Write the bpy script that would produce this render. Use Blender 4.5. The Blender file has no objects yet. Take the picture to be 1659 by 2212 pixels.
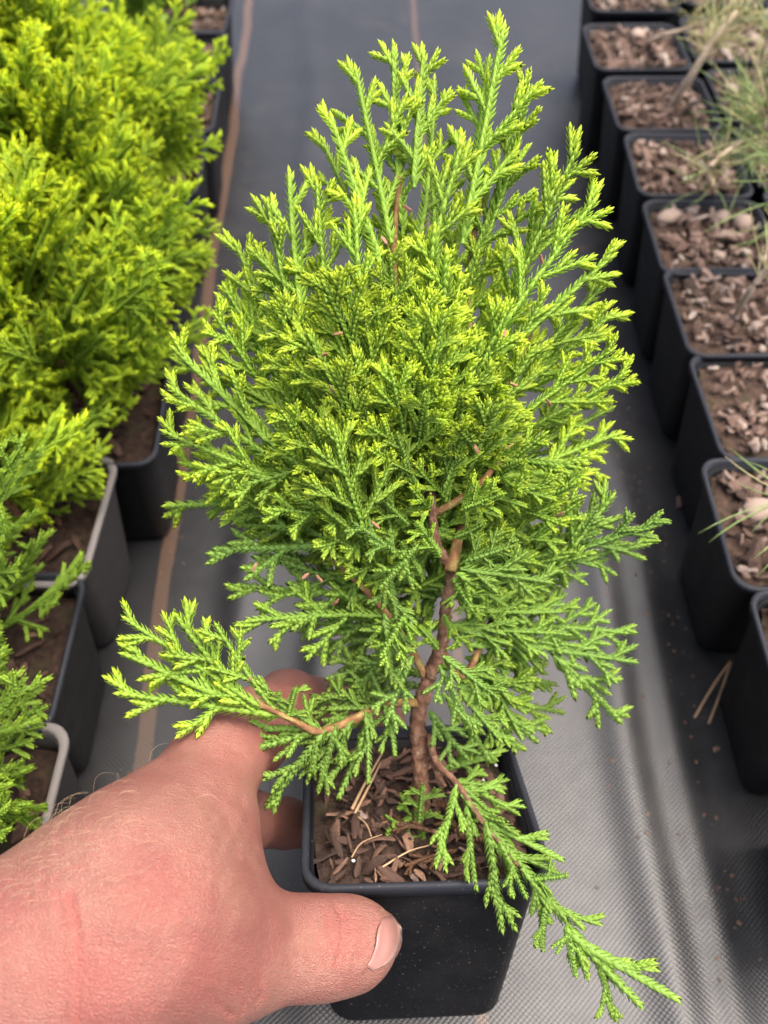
import bpy, math, random
import numpy as np
from mathutils import Vector, Matrix
R = math.radians
random.seed(7)
rng = np.random.default_rng(7)

# ------------------------------------------------------------------ camera, sky, sun, exposure
scene = bpy.context.scene
PITCH, CAM_H = R(54), .45
FPX, CX, CY = 1800.0, 829.5, 1106.0           # focal length and centre for a 1659 x 2212 view
cam_d = bpy.data.cameras.new('camera')
cam = bpy.data.objects.new('camera', cam_d)
scene.collection.objects.link(cam)
cam.location = (0, 0, CAM_H)
cam.rotation_euler = (R(90) - PITCH, 0, 0)
cam_d.sensor_fit = 'VERTICAL'
cam_d.sensor_height = 36
cam_d.lens = 36 * FPX / 2212
cam_d.clip_start, cam_d.clip_end = .01, 200
cam_d.dof.use_dof = True
cam_d.dof.focus_distance = .275
cam_d.dof.aperture_fstop = 10
scene.camera = cam

SUN_EL, SUN_AZ = 73, 88                       # azimuth from +Y (ahead) towards +X (right)
world = bpy.data.worlds.new('World')
scene.world = world
world.use_nodes = True
wn = world.node_tree
sky = wn.nodes.new('ShaderNodeTexSky')
sky.sky_type = 'NISHITA'
sky.sun_disc = False
sky.sun_elevation = R(SUN_EL)
sky.sun_rotation = R(SUN_AZ)
sky.dust_density = 7
sky.air_density = .8
sky.ozone_density = .2
bg = next(n for n in wn.nodes if n.type == 'BACKGROUND')
bg.inputs['Strength'].default_value = .15
wn.links.new(sky.outputs[0], bg.inputs['Color'])

sun_d = bpy.data.lights.new('sun', 'SUN')
sun_d.energy = 1.5
sun_d.angle = R(55)
sun_d.color = (1, .98, .95)
sun = bpy.data.objects.new('sun', sun_d)
scene.collection.objects.link(sun)
sdir = Vector((math.sin(R(SUN_AZ)) * math.cos(R(SUN_EL)), math.cos(R(SUN_AZ)) * math.cos(R(SUN_EL)), math.sin(R(SUN_EL))))
sun.rotation_euler = sdir.to_track_quat('Z', 'Y').to_euler()

scene.view_settings.view_transform = 'Standard'
scene.view_settings.look = 'None'
scene.view_settings.gamma = 1
scene.view_settings.use_curve_mapping = False
scene.view_settings.exposure = 1.32

# ------------------------------------------------------------------ helpers
C = scene.collection
_cp, _sp = math.cos(PITCH), math.sin(PITCH)
# camera frame (x right, y down, z ahead) to world
CW = np.array([[1, 0, 0], [0, -_sp, _cp], [0, -_cp, -_sp]])
ORG = np.array([0, 0, CAM_H])

def c2w(p):
    return np.asarray(p) @ CW.T + ORG

def P(u, v, z):
    return c2w(((u - CX) / FPX * z, (v - CY) / FPX * z, z))

def G(u, v, h=0.0):
    b = (v - CY) / FPX
    return P(u, v, (CAM_H - h) / (_sp + b * _cp))

def mesh(name, V, F, mat=None, smooth=True, attrs=None):
    me = bpy.data.meshes.new(name)
    V = np.asarray(V, dtype=np.float32)
    if isinstance(F, np.ndarray):
        n, k = F.shape
        me.vertices.add(len(V)); me.vertices.foreach_set('co', V.ravel())
        me.loops.add(n * k); me.loops.foreach_set('vertex_index', F.astype(np.int32).ravel())
        me.polygons.add(n)
        me.polygons.foreach_set('loop_start', np.arange(0, n * k, k, dtype=np.int32))
        me.update(calc_edges=True)
    else:
        me.from_pydata(V.tolist(), [], F); me.update()
    if smooth:
        me.polygons.foreach_set('use_smooth', np.ones(len(me.polygons), dtype=bool))
    if attrs:
        for k, a in attrs.items():
            at = me.attributes.new(k, 'FLOAT', 'POINT'); at.data.foreach_set('value', np.asarray(a, np.float32))
    if mat: me.materials.append(mat)
    return me

def obj(name, me, parent=None, loc=None, mtx=None, color=None):
    o = bpy.data.objects.new(name, me)
    C.objects.link(o)
    if parent: o.parent = parent
    if mtx is not None: o.matrix_local = mtx
    if loc is not None: o.location = loc
    if color: o.color = color
    return o

def tag(o, label=None, cat=None, group=None, kind=None):
    if label: o['label'] = label
    if cat: o['category'] = cat
    if group: o['group'] = group
    if kind: o['kind'] = kind
    return o

def frame(pts):
    pts = np.asarray(pts, float)
    d = np.gradient(pts, axis=0)
    return d / (np.linalg.norm(d, axis=1, keepdims=True) + 1e-12)

def tube_arrays(pts, rad, n=8, jitter=0):
    pts = np.asarray(pts, float); m = len(pts)
    rad = np.broadcast_to(np.asarray(rad, float), (m,))
    d = frame(pts)
    up = np.array([.31, .17, .93]); V = []
    a = np.linspace(0, 2 * np.pi, n, endpoint=False)
    for i in range(m):
        s = np.cross(d[i], up); s /= np.linalg.norm(s) + 1e-9
        t = np.cross(s, d[i])
        rr = rad[i] * (1 + jitter * rng.uniform(-1, 1, n))
        V.append(pts[i] + rr[:, None] * (np.cos(a)[:, None] * s + np.sin(a)[:, None] * t))
    V = np.concatenate(V + [pts[:1], pts[-1:]])
    F = []
    for i in range(m - 1):
        for j in range(n):
            k = (j + 1) % n
            F.append((i * n + j, i * n + k, (i + 1) * n + k, (i + 1) * n + j))
    c0, c1 = m * n, m * n + 1
    for j in range(n):
        k = (j + 1) % n
        F.append((c0, k, j)); F.append((c1, (m - 1) * n + j, (m - 1) * n + k))
    return V, F

def smooth_path(ctrl, n):
    ctrl = np.asarray(ctrl, float)
    c = np.vstack([2 * ctrl[0] - ctrl[1], ctrl, 2 * ctrl[-1] - ctrl[-2]])
    out = []
    m = len(ctrl) - 1
    for t in np.linspace(0, m - 1e-6, n):
        i = int(t); f = t - i
        p0, p1, p2, p3 = c[i], c[i + 1], c[i + 2], c[i + 3]
        out.append(.5 * (2 * p1 + (p2 - p0) * f + (2 * p0 - 5 * p1 + 4 * p2 - p3) * f * f + (3 * p1 - p0 - 3 * p2 + p3) * f ** 3))
    return np.array(out)

# ------------------------------------------------------------------ materials
class N:
    def __init__(s, name):
        s.m = bpy.data.materials.new(name); s.m.use_nodes = True
        s.t = s.m.node_tree
        s.b = next(n for n in s.t.nodes if n.type == 'BSDF_PRINCIPLED')
        s.out = next(n for n in s.t.nodes if n.type == 'OUTPUT_MATERIAL')
    def n(s, typ, **kw):
        x = s.t.nodes.new('ShaderNode' + typ)
        for k, v in kw.items():
            if k in x.inputs.keys() or isinstance(k, int): x.inputs[k].default_value = v
            else: setattr(x, k, v)
        return x
    def l(s, a, b): s.t.links.new(a, b); return s
    def val(s, x, inp):
        if hasattr(x, 'is_linked'): s.l(x, inp)
        else: inp.default_value = x
    def math(s, op, a, b=0.0, c=0.0, clamp=False):
        x = s.t.nodes.new('ShaderNodeMath'); x.operation = op; x.use_clamp = clamp
        s.val(a, x.inputs[0]); s.val(b, x.inputs[1]); s.val(c, x.inputs[2])
        return x.outputs[0]
    def mix(s, f, a, b, mode='MIX'):
        x = s.t.nodes.new('ShaderNodeMix'); x.data_type = 'RGBA'; x.blend_type = mode
        s.val(f, x.inputs[0])
        for v, i in ((a, 6), (b, 7)):
            if hasattr(v, 'is_linked'): s.l(v, x.inputs[i])
            else: x.inputs[i].default_value = (*v, 1)
        return x.outputs[2]
    def ramp(s, f, stops):
        x = s.t.nodes.new('ShaderNodeValToRGB')
        e = x.color_ramp.elements
        while len(e) < len(stops): e.new(.5)
        for el, (p, c) in zip(e, stops): el.position = p; el.color = (*c, 1)
        s.l(f, x.inputs[0]); return x.outputs[0]
    def noise(s, scale, detail=3, coord=None, rough=.55):
        x = s.n('TexNoise', Scale=scale, Detail=detail, Roughness=rough)
        if coord is not None: s.l(coord, x.inputs['Vector'])
        return x.outputs[0]
    def coord(s, which='Object'):
        return s.n('TexCoord').outputs[which]
    def bump(s, h, strength, dist):
        x = s.n('Bump', Strength=strength, Distance=dist)
        s.l(h, x.inputs['Height'])
        return x
    def set(s, **kw):
        for k, v in kw.items():
            i = s.b.inputs[k.replace('_', ' ')]
            if hasattr(v, 'is_linked'): s.l(v, i)
            else: i.default_value = (*v, 1) if isinstance(v, tuple) and len(v) == 3 and i.type == 'RGBA' else v
        return s

# woven ground fabric
LS = (-.1305, -.029); MS = (.0452, -.008)         # brown marker threads: x at y=0 and slope
def mat_fabric():
    m = N('woven_ground_fabric')
    co = m.coord('Object')
    sx = m.n('SeparateXYZ'); m.l(co, sx.inputs[0])
    X, Y = sx.outputs[0], sx.outputs[1]
    wob = m.math('MULTIPLY', m.math('SUBTRACT', m.noise(9, 1, co), .5), .010)
    Xw = m.math('ADD', X, wob)
    s = .0014
    a = m.math('SINE', m.math('MULTIPLY', Xw, math.pi / s))
    b = m.math('SINE', m.math('MULTIPLY', Y, math.pi / (s * .92)))
    ab = m.math('MULTIPLY', a, b)
    h = m.math('ADD', m.math('MULTIPLY', ab, .5), .5)
    def stripe(st, w):
        d = m.math('ABSOLUTE', m.math('SUBTRACT', Xw, m.math('ADD', m.math('MULTIPLY', Y, st[1]), st[0])))
        return m.math('LESS_THAN', d, w)
    st = m.math('MAXIMUM', stripe(LS, m.math('ADD', .0036, m.math('MULTIPLY', m.noise(260, 2, co), .0018))), m.math('MULTIPLY', stripe(MS, .0028), .8))
    thread = m.math('MULTIPLY', st, m.math('ADD', m.math('MULTIPLY', m.math('GREATER_THAN', ab, -.10), .55), .38))
    dust = m.noise(14, 6, co)
    dust2 = m.noise(90, 4, co)
    base = m.ramp(dust, [(.3, (.008, .0085, .0095)), (.7, (.017, .0175, .019))])
    base = m.mix(m.math('MULTIPLY', dust2, .35), base, (.034, .032, .030))
    base = m.mix(m.math('MULTIPLY', m.math('SUBTRACT', 1.0, h), .3), base, (.010, .010, .012))
    speck = m.math('MULTIPLY', m.math('GREATER_THAN', m.noise(330, 2, co), .735), .5)
    base = m.mix(speck, base, (.09, .065, .045))
    blot = m.ramp(m.noise(6, 5, co, .65), [(.52, (0, 0, 0)), (.72, (1, 1, 1))])
    base = m.mix(m.math('MULTIPLY', blot, .35), base, (.055, .050, .044))
    base = m.mix(thread, base, (.11, .064, .040))
    rough = m.math('ADD', m.math('MULTIPLY', dust2, .2), .27)
    bp = m.bump(h, .42, .00035)
    m.set(Base_Color=base, Roughness=rough, Specular_IOR_Level=.52, Normal=bp.outputs[0])
    return m.m

def mat_pot(name, col, rough=.35):
    m = N(name); co = m.coord('Object')
    n1 = m.noise(60, 6, co); n2 = m.noise(420, 3, co)
    d = m.ramp(n1, [(.46, (0, 0, 0)), (.8, (1, 1, 1))])
    c = m.mix(m.math('MULTIPLY', d, .12), col, (.08, .068, .056))
    sp = m.math('GREATER_THAN', m.noise(900, 1, co), .72)
    c = m.mix(m.math('MULTIPLY', sp, .5), c, (.16, .12, .09))
    m.set(Base_Color=c, Roughness=m.math('ADD', m.math('MULTIPLY', n1, .3), rough), Specular_IOR_Level=.15,
          Normal=m.bump(n2, .12, .0006).outputs[0])
    return m.m

def mat_soil(name, a, b):
    m = N(name); co = m.coord('Object')
    n1 = m.noise(260, 6, co, .7); n2 = m.noise(60, 4, co)
    c = m.ramp(n1, [(.3, a), (.55, b), (.78, tuple(x * 1.9 for x in b))])
    c = m.mix(m.math('MULTIPLY', m.math('GREATER_THAN', n2, .6), .35), c, (.05, .055, .02))
    m.set(Base_Color=c, Roughness=.9, Specular_IOR_Level=.25, Normal=m.bump(n1, 1.0, .003).outputs[0])
    return m.m

def mat_chip(name, stops):
    m = N(name)
    oi = m.n('ObjectInfo'); co = m.coord('Object')
    mp = m.n('Mapping'); m.l(co, mp.inputs[0]); mp.inputs['Scale'].default_value = (1, .25, 1)
    g = m.noise(700, 4, mp.outputs[0])
    c = m.ramp(oi.outputs['Random'], stops)
    c = m.mix(.55, c, m.ramp(g, [(.3, (.35, .3, .28)), (.75, (1.25, 1.2, 1.15))]), 'MULTIPLY')
    m.set(Base_Color=c, Roughness=.8, Specular_IOR_Level=.3, Normal=m.bump(g, .8, .001).outputs[0])
    return m.m

def mat_leaf(name, young, mid, old, trans=.22):
    # object colour: R how much young growth, G towards blue green, B towards dry brown
    m = N(name)
    at = m.n('Attribute', attribute_name='tip').outputs['Fac']
    oi = m.n('ObjectInfo')
    sc = m.n('SeparateColor'); m.l(oi.outputs['Color'], sc.inputs[0])
    f = m.math('MULTIPLY', at, sc.outputs[0], clamp=True)
    co = m.coord('Object')
    nz = m.noise(140, 3, co)
    f = m.math('ADD', f, m.math('MULTIPLY', m.math('SUBTRACT', nz, .5), .25), clamp=True)
    c = m.ramp(f, [(0, old), (.45, mid), (.95, young)])
    c = m.mix(m.math('MULTIPLY', sc.outputs[1], .75), c, (.20, .36, .095))
    c = m.mix(sc.outputs[2], c, (.20, .105, .055))
    v = m.math('ADD', m.math('MULTIPLY', oi.outputs['Random'], .3), .85)
    hs = m.n('HueSaturation'); m.l(c, hs.inputs['Color']); m.l(v, hs.inputs['Value'])
    c = hs.outputs[0]
    m.set(Base_Color=c, Roughness=.42, Specular_IOR_Level=.35)
    tr = m.n('BsdfTranslucent'); m.l(c, tr.inputs['Color'])
    mx = m.n('MixShader'); mx.inputs[0].default_value = trans
    m.l(m.b.outputs[0], mx.inputs[1]); m.l(tr.outputs[0], mx.inputs[2]); m.l(mx.outputs[0], m.out.inputs[0])
    return m.m

def mat_bark(name, stops, sc=150):
    m = N(name); co = m.coord('Object')
    mp = m.n('Mapping'); m.l(co, mp.inputs[0])
    n1 = m.noise(sc, 5, mp.outputs[0], .65)
    m.set(Base_Color=m.ramp(n1, stops), Roughness=.75, Specular_IOR_Level=.3, Normal=m.bump(n1, .9, .0012).outputs[0])
    return m.m

def mat_skin():
    m = N('skin'); co = m.coord('Object')
    n1 = m.noise(34, 5, co, .65); n2 = m.noise(110, 5, co, .7); n3 = m.noise(520, 4, co)
    c = m.ramp(n1, [(.38, (.295, .147, .106)), (.5, (.258, .112, .083)), (.61, (.212, .074, .061))])
    c = m.mix(m.math('MULTIPLY', n2, .5), c, (.30, .156, .113))
    c = m.mix(m.math('MULTIPLY', m.math('SUBTRACT', n3, .40, clamp=True), 1.6), c, (.27, .085, .068))
    red = m.n('Attribute', attribute_name='red').outputs['Fac']
    c = m.mix(m.math('MULTIPLY', red, .75), c, (.34, .085, .07))
    # fine skin lines: stretched cells crossing at two angles
    mp = m.n('Mapping'); m.l(co, mp.inputs[0])
    mp.inputs['Rotation'].default_value = (.3, .2, .7); mp.inputs['Scale'].default_value = (1, 2.2, 1.4)
    v1 = m.n('TexVoronoi', Scale=850.0); v1.feature = 'DISTANCE_TO_EDGE'; m.l(mp.outputs[0], v1.inputs['Vector'])
    mp2 = m.n('Mapping'); m.l(co, mp2.inputs[0])
    mp2.inputs['Rotation'].default_value = (.1, .5, -.5); mp2.inputs['Scale'].default_value = (1, 4.5, 1.2)
    w = m.noise(330, 5, mp2.outputs[0])
    hgt = m.math('ADD', m.math('MULTIPLY', m.math('MINIMUM', v1.outputs['Distance'], .25), 1.6), m.math('MULTIPLY', w, .9))
    crease = m.n('Attribute', attribute_name='crease').outputs['Fac']
    c = m.mix(m.math('MULTIPLY', m.math('SUBTRACT', .12, v1.outputs['Distance'], clamp=True), 3.0), c, (.27, .09, .068))
    bp = m.bump(hgt, .65, .0009)
    m.set(Base_Color=c, Roughness=.47, Specular_IOR_Level=.42, Normal=bp.outputs[0],
          Subsurface_Weight=.08, Subsurface_Scale=.004)
    m.b.inputs['Subsurface Radius'].default_value = (1, .35, .2)
    return m.m

def mat_plain(name, col, rough=.6, spec=.4, var=0.0, scale=200):
    m = N(name)
    co = m.coord('Object'); n1 = m.noise(scale, 4, co)
    oi = m.n('ObjectInfo')
    k = m.math('ADD', m.math('MULTIPLY', m.math('ADD', m.math('MULTIPLY', n1, .5), m.math('MULTIPLY', oi.outputs['Random'], .5)), var * 2), 1 - var)
    hs = m.n('HueSaturation'); hs.inputs['Color'].default_value = (*col, 1); m.l(k, hs.inputs['Value'])
    m.set(Base_Color=hs.outputs[0], Roughness=rough, Specular_IOR_Level=spec)
    return m.m

M = dict(
    fabric=mat_fabric(),
    pot=mat_pot('black_pot_plastic', (.006, .0064, .0075)),
    rim=mat_pot('sheen_black_rim', (.022, .024, .030), .42),  # lighter, bluer than the wall: sheen from above painted into the rim colour
    taupe=mat_pot('grey_brown_pot_plastic', (.055, .050, .047), .5),
    soil=mat_soil('bark_compost', (.022, .014, .010), (.080, .050, .035)),
    wetsoil=mat_soil('dark_compost', (.016, .010, .008), (.055, .033, .023)),
    chip=mat_chip('bark_chip', [(0, (.035, .022, .016)), (.28, (.095, .058, .042)), (.58, (.18, .118, .09)), (.86, (.27, .20, .16)), (1, (.38, .32, .27))]),
    shred=mat_chip('dark_bark_shred', [(0, (.03, .018, .013)), (.5, (.085, .048, .034)), (.85, (.16, .09, .062)), (1, (.30, .18, .115))]),
    leaf=mat_leaf('held_conifer_leaf', (.60, .76, .055), (.42, .62, .070), (.28, .47, .065), .48),
    golden=mat_leaf('golden_conifer_leaf', (.68, .78, .016), (.48, .65, .028), (.24, .40, .032), .46),
    bark=mat_bark('young_bark', [(.28, (.06, .028, .018)), (.48, (.15, .072, .042)), (.62, (.24, .14, .085)), (.72, (.38, .31, .25))], 380),
    twig=mat_bark('green_brown_twig', [(.3, (.13, .055, .025)), (.52, (.22, .115, .045)), (.68, (.30, .28, .08))], 240),
    stem=mat_bark('pale_pine_stem', [(.3, (.42, .29, .19)), (.55, (.62, .48, .34)), (.8, (.70, .60, .46))], 300),
    needle=mat_plain('pine_needle', (.17, .24, .07), .45, .4, .35, 60),
    needle_dry=mat_plain('yellowed_pine_needle', (.46, .41, .19), .5, .4, .3, 60),
    dry=mat_plain('dry_straw', (.42, .27, .15), .6, .3, .35, 200),
    perlite=mat_plain('perlite', (.75, .74, .70), .7, .3, .1),
    skin=mat_skin(),
    nail=mat_plain('fingernail', (.66, .42, .35), .28, .5, .06, 150),
    hair=mat_plain('fair_hair', (.50, .34, .20), .4, .5, .4),
)

# ------------------------------------------------------------------ ground fabric
def axis_pts(a, b, n, ext):
    core = np.linspace(a, b, n)
    st = (b - a) / (n - 1); lo, hi = [], []
    x, s = b, st
    while x < ext: s *= 1.35; x += s; hi.append(x)
    x, s = a, st
    while x > -ext: s *= 1.35; x -= s; lo.append(x)
    return np.concatenate([lo[::-1], core, hi])
gx, gy = axis_pts(-.45, .50, 260, 60), axis_pts(-.10, 1.35, 300, 60)
XX, YY = np.meshgrid(gx, gy, indexing='xy')
def vnoise(x, y, seed):
    r = np.random.default_rng(seed); z = np.zeros_like(x)
    for i in range(7):
        a = r.uniform(0, 6.28); k = r.uniform(.6, 1.6)
        z += np.sin((x * math.cos(a) + y * math.sin(a)) * k + r.uniform(0, 6.28))
    return z / 7
def fabric_height(x, y):
    near = np.exp(-((x / .6) ** 4)) * np.exp(-(((y - .5) / 1.2) ** 4))
    wob = .012 * np.sin(y * 7 + .5) + .006 * np.sin(y * 17 + 2)
    z = .0040 * np.exp(-((x - .128 - wob) / .012) ** 2) * (.5 + .5 * np.tanh((.42 - y) / .1))
    z += .0030 * np.exp(-((x - .158 - .6 * wob) / .010) ** 2) * (.5 + .5 * np.tanh((.35 - y) / .1))
    z += .0032 * np.exp(-((x - .075 - 1.3 * wob) / .020) ** 2) * (.5 + .5 * np.tanh((y - .30) / .1)) * np.exp(-((y - .62) / .4) ** 2)
    z += .0028 * np.exp(-((x + .075 + wob) / .012) ** 2) * np.exp(-((y - .7) / .45) ** 2)
    z += .0035 * np.exp(-((x + .045 - wob) / .010) ** 2) * np.exp(-((y - .28) / .2) ** 2)
    z += .0022 * np.exp(-((x + .095 - .5 * wob) / .010) ** 2) * np.exp(-((y - .3) / .3) ** 2)
    z += .0012 * vnoise(x * 26, y * 9, 3) + .0008 * vnoise(x * 60, y * 16, 5)
    return z * near - .0035
ZZ = fabric_height(XX, YY)
nx_, ny_ = len(gx), len(gy)
idx = np.arange(nx_ * ny_).reshape(ny_, nx_)
FF = np.stack([idx[:-1, :-1], idx[:-1, 1:], idx[1:, 1:], idx[1:, :-1]], -1).reshape(-1, 4)
ground = obj('ground_fabric', mesh('ground_fabric', np.stack([XX, YY, ZZ], -1).reshape(-1, 3), FF, M['fabric']))
tag(ground, 'black woven weed fabric covering the ground with brown marker threads', kind='structure')

# ------------------------------------------------------------------ pots
def rsq(half, rad, n=5):
    pts = []
    for cx, cy, a0 in ((1, 1, 0), (-1, 1, 90), (-1, -1, 180), (1, -1, 270)):
        for i in range(n + 1):
            a = R(a0 + 90 * i / n)
            pts.append((cx * (half - rad) + rad * math.cos(a), cy * (half - rad) + rad * math.sin(a)))
    return pts
def loft(levels, cap_bottom=False, cap_top=False, n=5):
    V, F = [], []
    k = 4 * (n + 1)
    for half, rad, z in levels:
        V += [(x, y, z) for x, y in rsq(half, rad, n)]
    for i in range(len(levels) - 1):
        for j in range(k):
            q = (j + 1) % k
            F.append((i * k + j, i * k + q, (i + 1) * k + q, (i + 1) * k + j))
    if cap_bottom: F.append(tuple(range(k))[::-1])
    if cap_top: F.append(tuple((len(levels) - 1) * k + j for j in range(k)))
    return V, F
def pot_meshes(W, Hh, base, mat_w, mat_r, nm, rw=0.0):
    h = W / 2
    r = .011
    lip = .0045
    wall = [(base, .010, 0.0), (base + .0006, .010, .0015), (h - .0028, r, Hh - lip - .001), (h - .0026, r, Hh - lip),
            (h - .0044, r - .001, Hh - lip), (h - .0052, r - .001, Hh - .02), (base - .001, .009, .003)]
    rim = [(h - .0030, r, Hh - lip - .0012), (h - .0006, r, Hh - lip - .0008), (h, r, Hh - lip * .4), (h, r, Hh - .0008), (h - .0006, r, Hh),
           (h - .0020 - rw, r - .001, Hh), (h - .0027 - rw, r - .001, Hh - .0008), (h - .0030 - rw, r - .001, Hh - lip), (h - .0046, r - .001, Hh - lip - .001)]
    a = mesh(nm + '_wall', *loft(wall, True), mat_w); b = mesh(nm + '_rim', *loft(rim), mat_r)
    return a, b
POT, POTH = .086, .090
pm_black = pot_meshes(POT, POTH, .031, M['pot'], M['rim'], 'pot')
M['taupe_rim'] = mat_pot('grey_brown_rim', (.17, .155, .145), .5)
pm_taupe = pot_meshes(POT, POTH, .031, M['taupe'], M['taupe_rim'], 'grey_pot', .0010)

def soil_mesh(half, seed, mat, amp=.0022, n=26):
    r = np.random.default_rng(seed)
    t = np.linspace(-1, 1, n)
    x, y = np.meshgrid(t, t)
    q = np.maximum(np.abs(x), np.abs(y)); rr = np.hypot(x, y) + 1e-9
    k = 1 - .07 * np.clip((rr - 1.0) / .414, 0, 1)            # pull corners in
    X_, Y_ = x * half * k, y * half * k
    z = amp * (vnoise(x * 9, y * 9, seed) + .7 * vnoise(x * 22, y * 22, seed + 1)) + r.uniform(-.0007, .0007, x.shape) - .002 * q ** 4
    i = np.arange(n * n).reshape(n, n)
    Fq = np.stack([i[:-1, :-1], i[:-1, 1:], i[1:, 1:], i[1:, :-1]], -1).reshape(-1, 4)
    return mesh('soil', np.stack([X_, Y_, z], -1).reshape(-1, 3), Fq, mat)
soils = [soil_mesh(POT / 2 - .0052, 20 + i, M['soil']) for i in range(3)]
dsoils = [soil_mesh(POT / 2 - .0052, 40 + i, M['wetsoil']) for i in range(2)]

def chip_mesh(seed, ln, wd, th, mat, name):
    r = np.random.default_rng(seed); n = 6
    V = []; bend = r.uniform(-.25, .35); tw = r.uniform(-.5, .5)
    for i in range(n):
        t = i / (n - 1) * 2 - 1
        w = wd / 2 * (max(r.uniform(.08, .5), 1 - abs(t) ** r.uniform(1.8, 5))) * r.uniform(.75, 1.2)
        c = np.array([r.uniform(-.08, .08) * wd, t * ln / 2, bend * ln * .35 * (1 - t * t)])
        hh = th / 2 * r.uniform(.6, 1.2)
        for sx, sz in ((-1, -.7), (-.9, .6), (0, 1.25), (1, .5), (.9, -.8)):
            p = np.array([sx * w * r.uniform(.85, 1.1), 0, sz * hh])
            a = tw * t
            p = np.array([p[0] * math.cos(a) - p[2] * math.sin(a), 0, p[0] * math.sin(a) + p[2] * math.cos(a)])
            V.append(c + p)
    F = [(i * 5 + j, i * 5 + (j + 1) % 5, (i + 1) * 5 + (j + 1) % 5, (i + 1) * 5 + j) for i in range(n - 1) for j in range(5)]
    F += [(4, 3, 2, 1, 0), tuple((n - 1) * 5 + j for j in range(5))]
    return mesh(name, V, F, mat, smooth=False)
chips = [chip_mesh(100 + i, random.uniform(.010, .017), random.uniform(.005, .009), random.uniform(.0018, .004), M['chip'], 'bark_chip') for i in range(10)]
smallchips = [chip_mesh(150 + i, random.uniform(.004, .008), random.uniform(.002, .004), random.uniform(.001, .002), M['chip'], 'bark_chip') for i in range(6)]
shreds = [chip_mesh(200 + i, random.uniform(.006, .015), random.uniform(.0018, .0045), random.uniform(.0006, .0014), M['shred'], 'bark_shred') for i in range(10)]

def rnd_mtx(loc, tilt=.5, s=1):
    return Matrix.Translation(loc) @ Matrix.Rotation(random.uniform(0, 6.28), 4, 'Z') @ Matrix.Rotation(random.gauss(0, tilt), 4, 'X') @ Matrix.Rotation(random.gauss(0, tilt), 4, 'Y') @ Matrix.Scale(s, 4)

def make_pot(root, kind, soilz=None, nchip=46, nsmall=120, dark=False):
    a, b = (pm_black if kind == 'black' else pm_taupe)
    p = obj('pot', a, root); obj('rim', b, p)
    sz = POTH - random.uniform(.0035, .0065) if soilz is None else soilz
    s = obj('soil', random.choice(dsoils if dark else soils), root, loc=(0, 0, sz))
    hw = POT / 2 - .010
    if not dark:
        for i in range(nchip):
            m = random.choice(chips)
            obj('bark_chip', m, s, mtx=rnd_mtx((random.uniform(-hw, hw), random.uniform(-hw, hw), .0015 + random.uniform(0, .003)), .42, random.choice((.4, .5, .6, .75, .95, 1.3))))
        for i in range(nsmall):
            obj('bark_chip', random.choice(smallchips), s, mtx=rnd_mtx((random.uniform(-hw - .002, hw + .002), random.uniform(-hw - .002, hw + .002), .001 + random.uniform(0, .003)), .5, random.uniform(.7, 1.3)))
    else:
        for i in range(45):
            obj('bark_shred', random.choice(shreds), s, mtx=rnd_mtx((random.uniform(-hw, hw), random.uniform(-hw, hw), .001 + random.uniform(0, .002)), .3, random.uniform(.7, 1.3)))
    return s

def empty(name, loc, rz=0.0):
    e = bpy.data.objects.new(name, None); C.objects.link(e)
    e.empty_display_size = .02
    e.location = loc; e.rotation_euler = (0, 0, rz)
    return e

# ------------------------------------------------------------------ conifer sprays: flat fans of scale-covered branchlets
class Twigs:
    def __init__(s): s.p, s.d, s.s, s.n, s.r, s.t, s.fl = [], [], [], [], [], [], []
    def node(s, p, ang, zs, r, tip, fl):
        d = np.array([math.sin(ang), math.cos(ang), zs]); d /= np.linalg.norm(d)
        q = np.array([math.cos(ang), -math.sin(ang), 0.0])
        s.p.append(p); s.d.append(d); s.s.append(q); s.n.append(np.cross(d, q)); s.r.append(r); s.t.append(tip); s.fl.append(fl)

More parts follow.
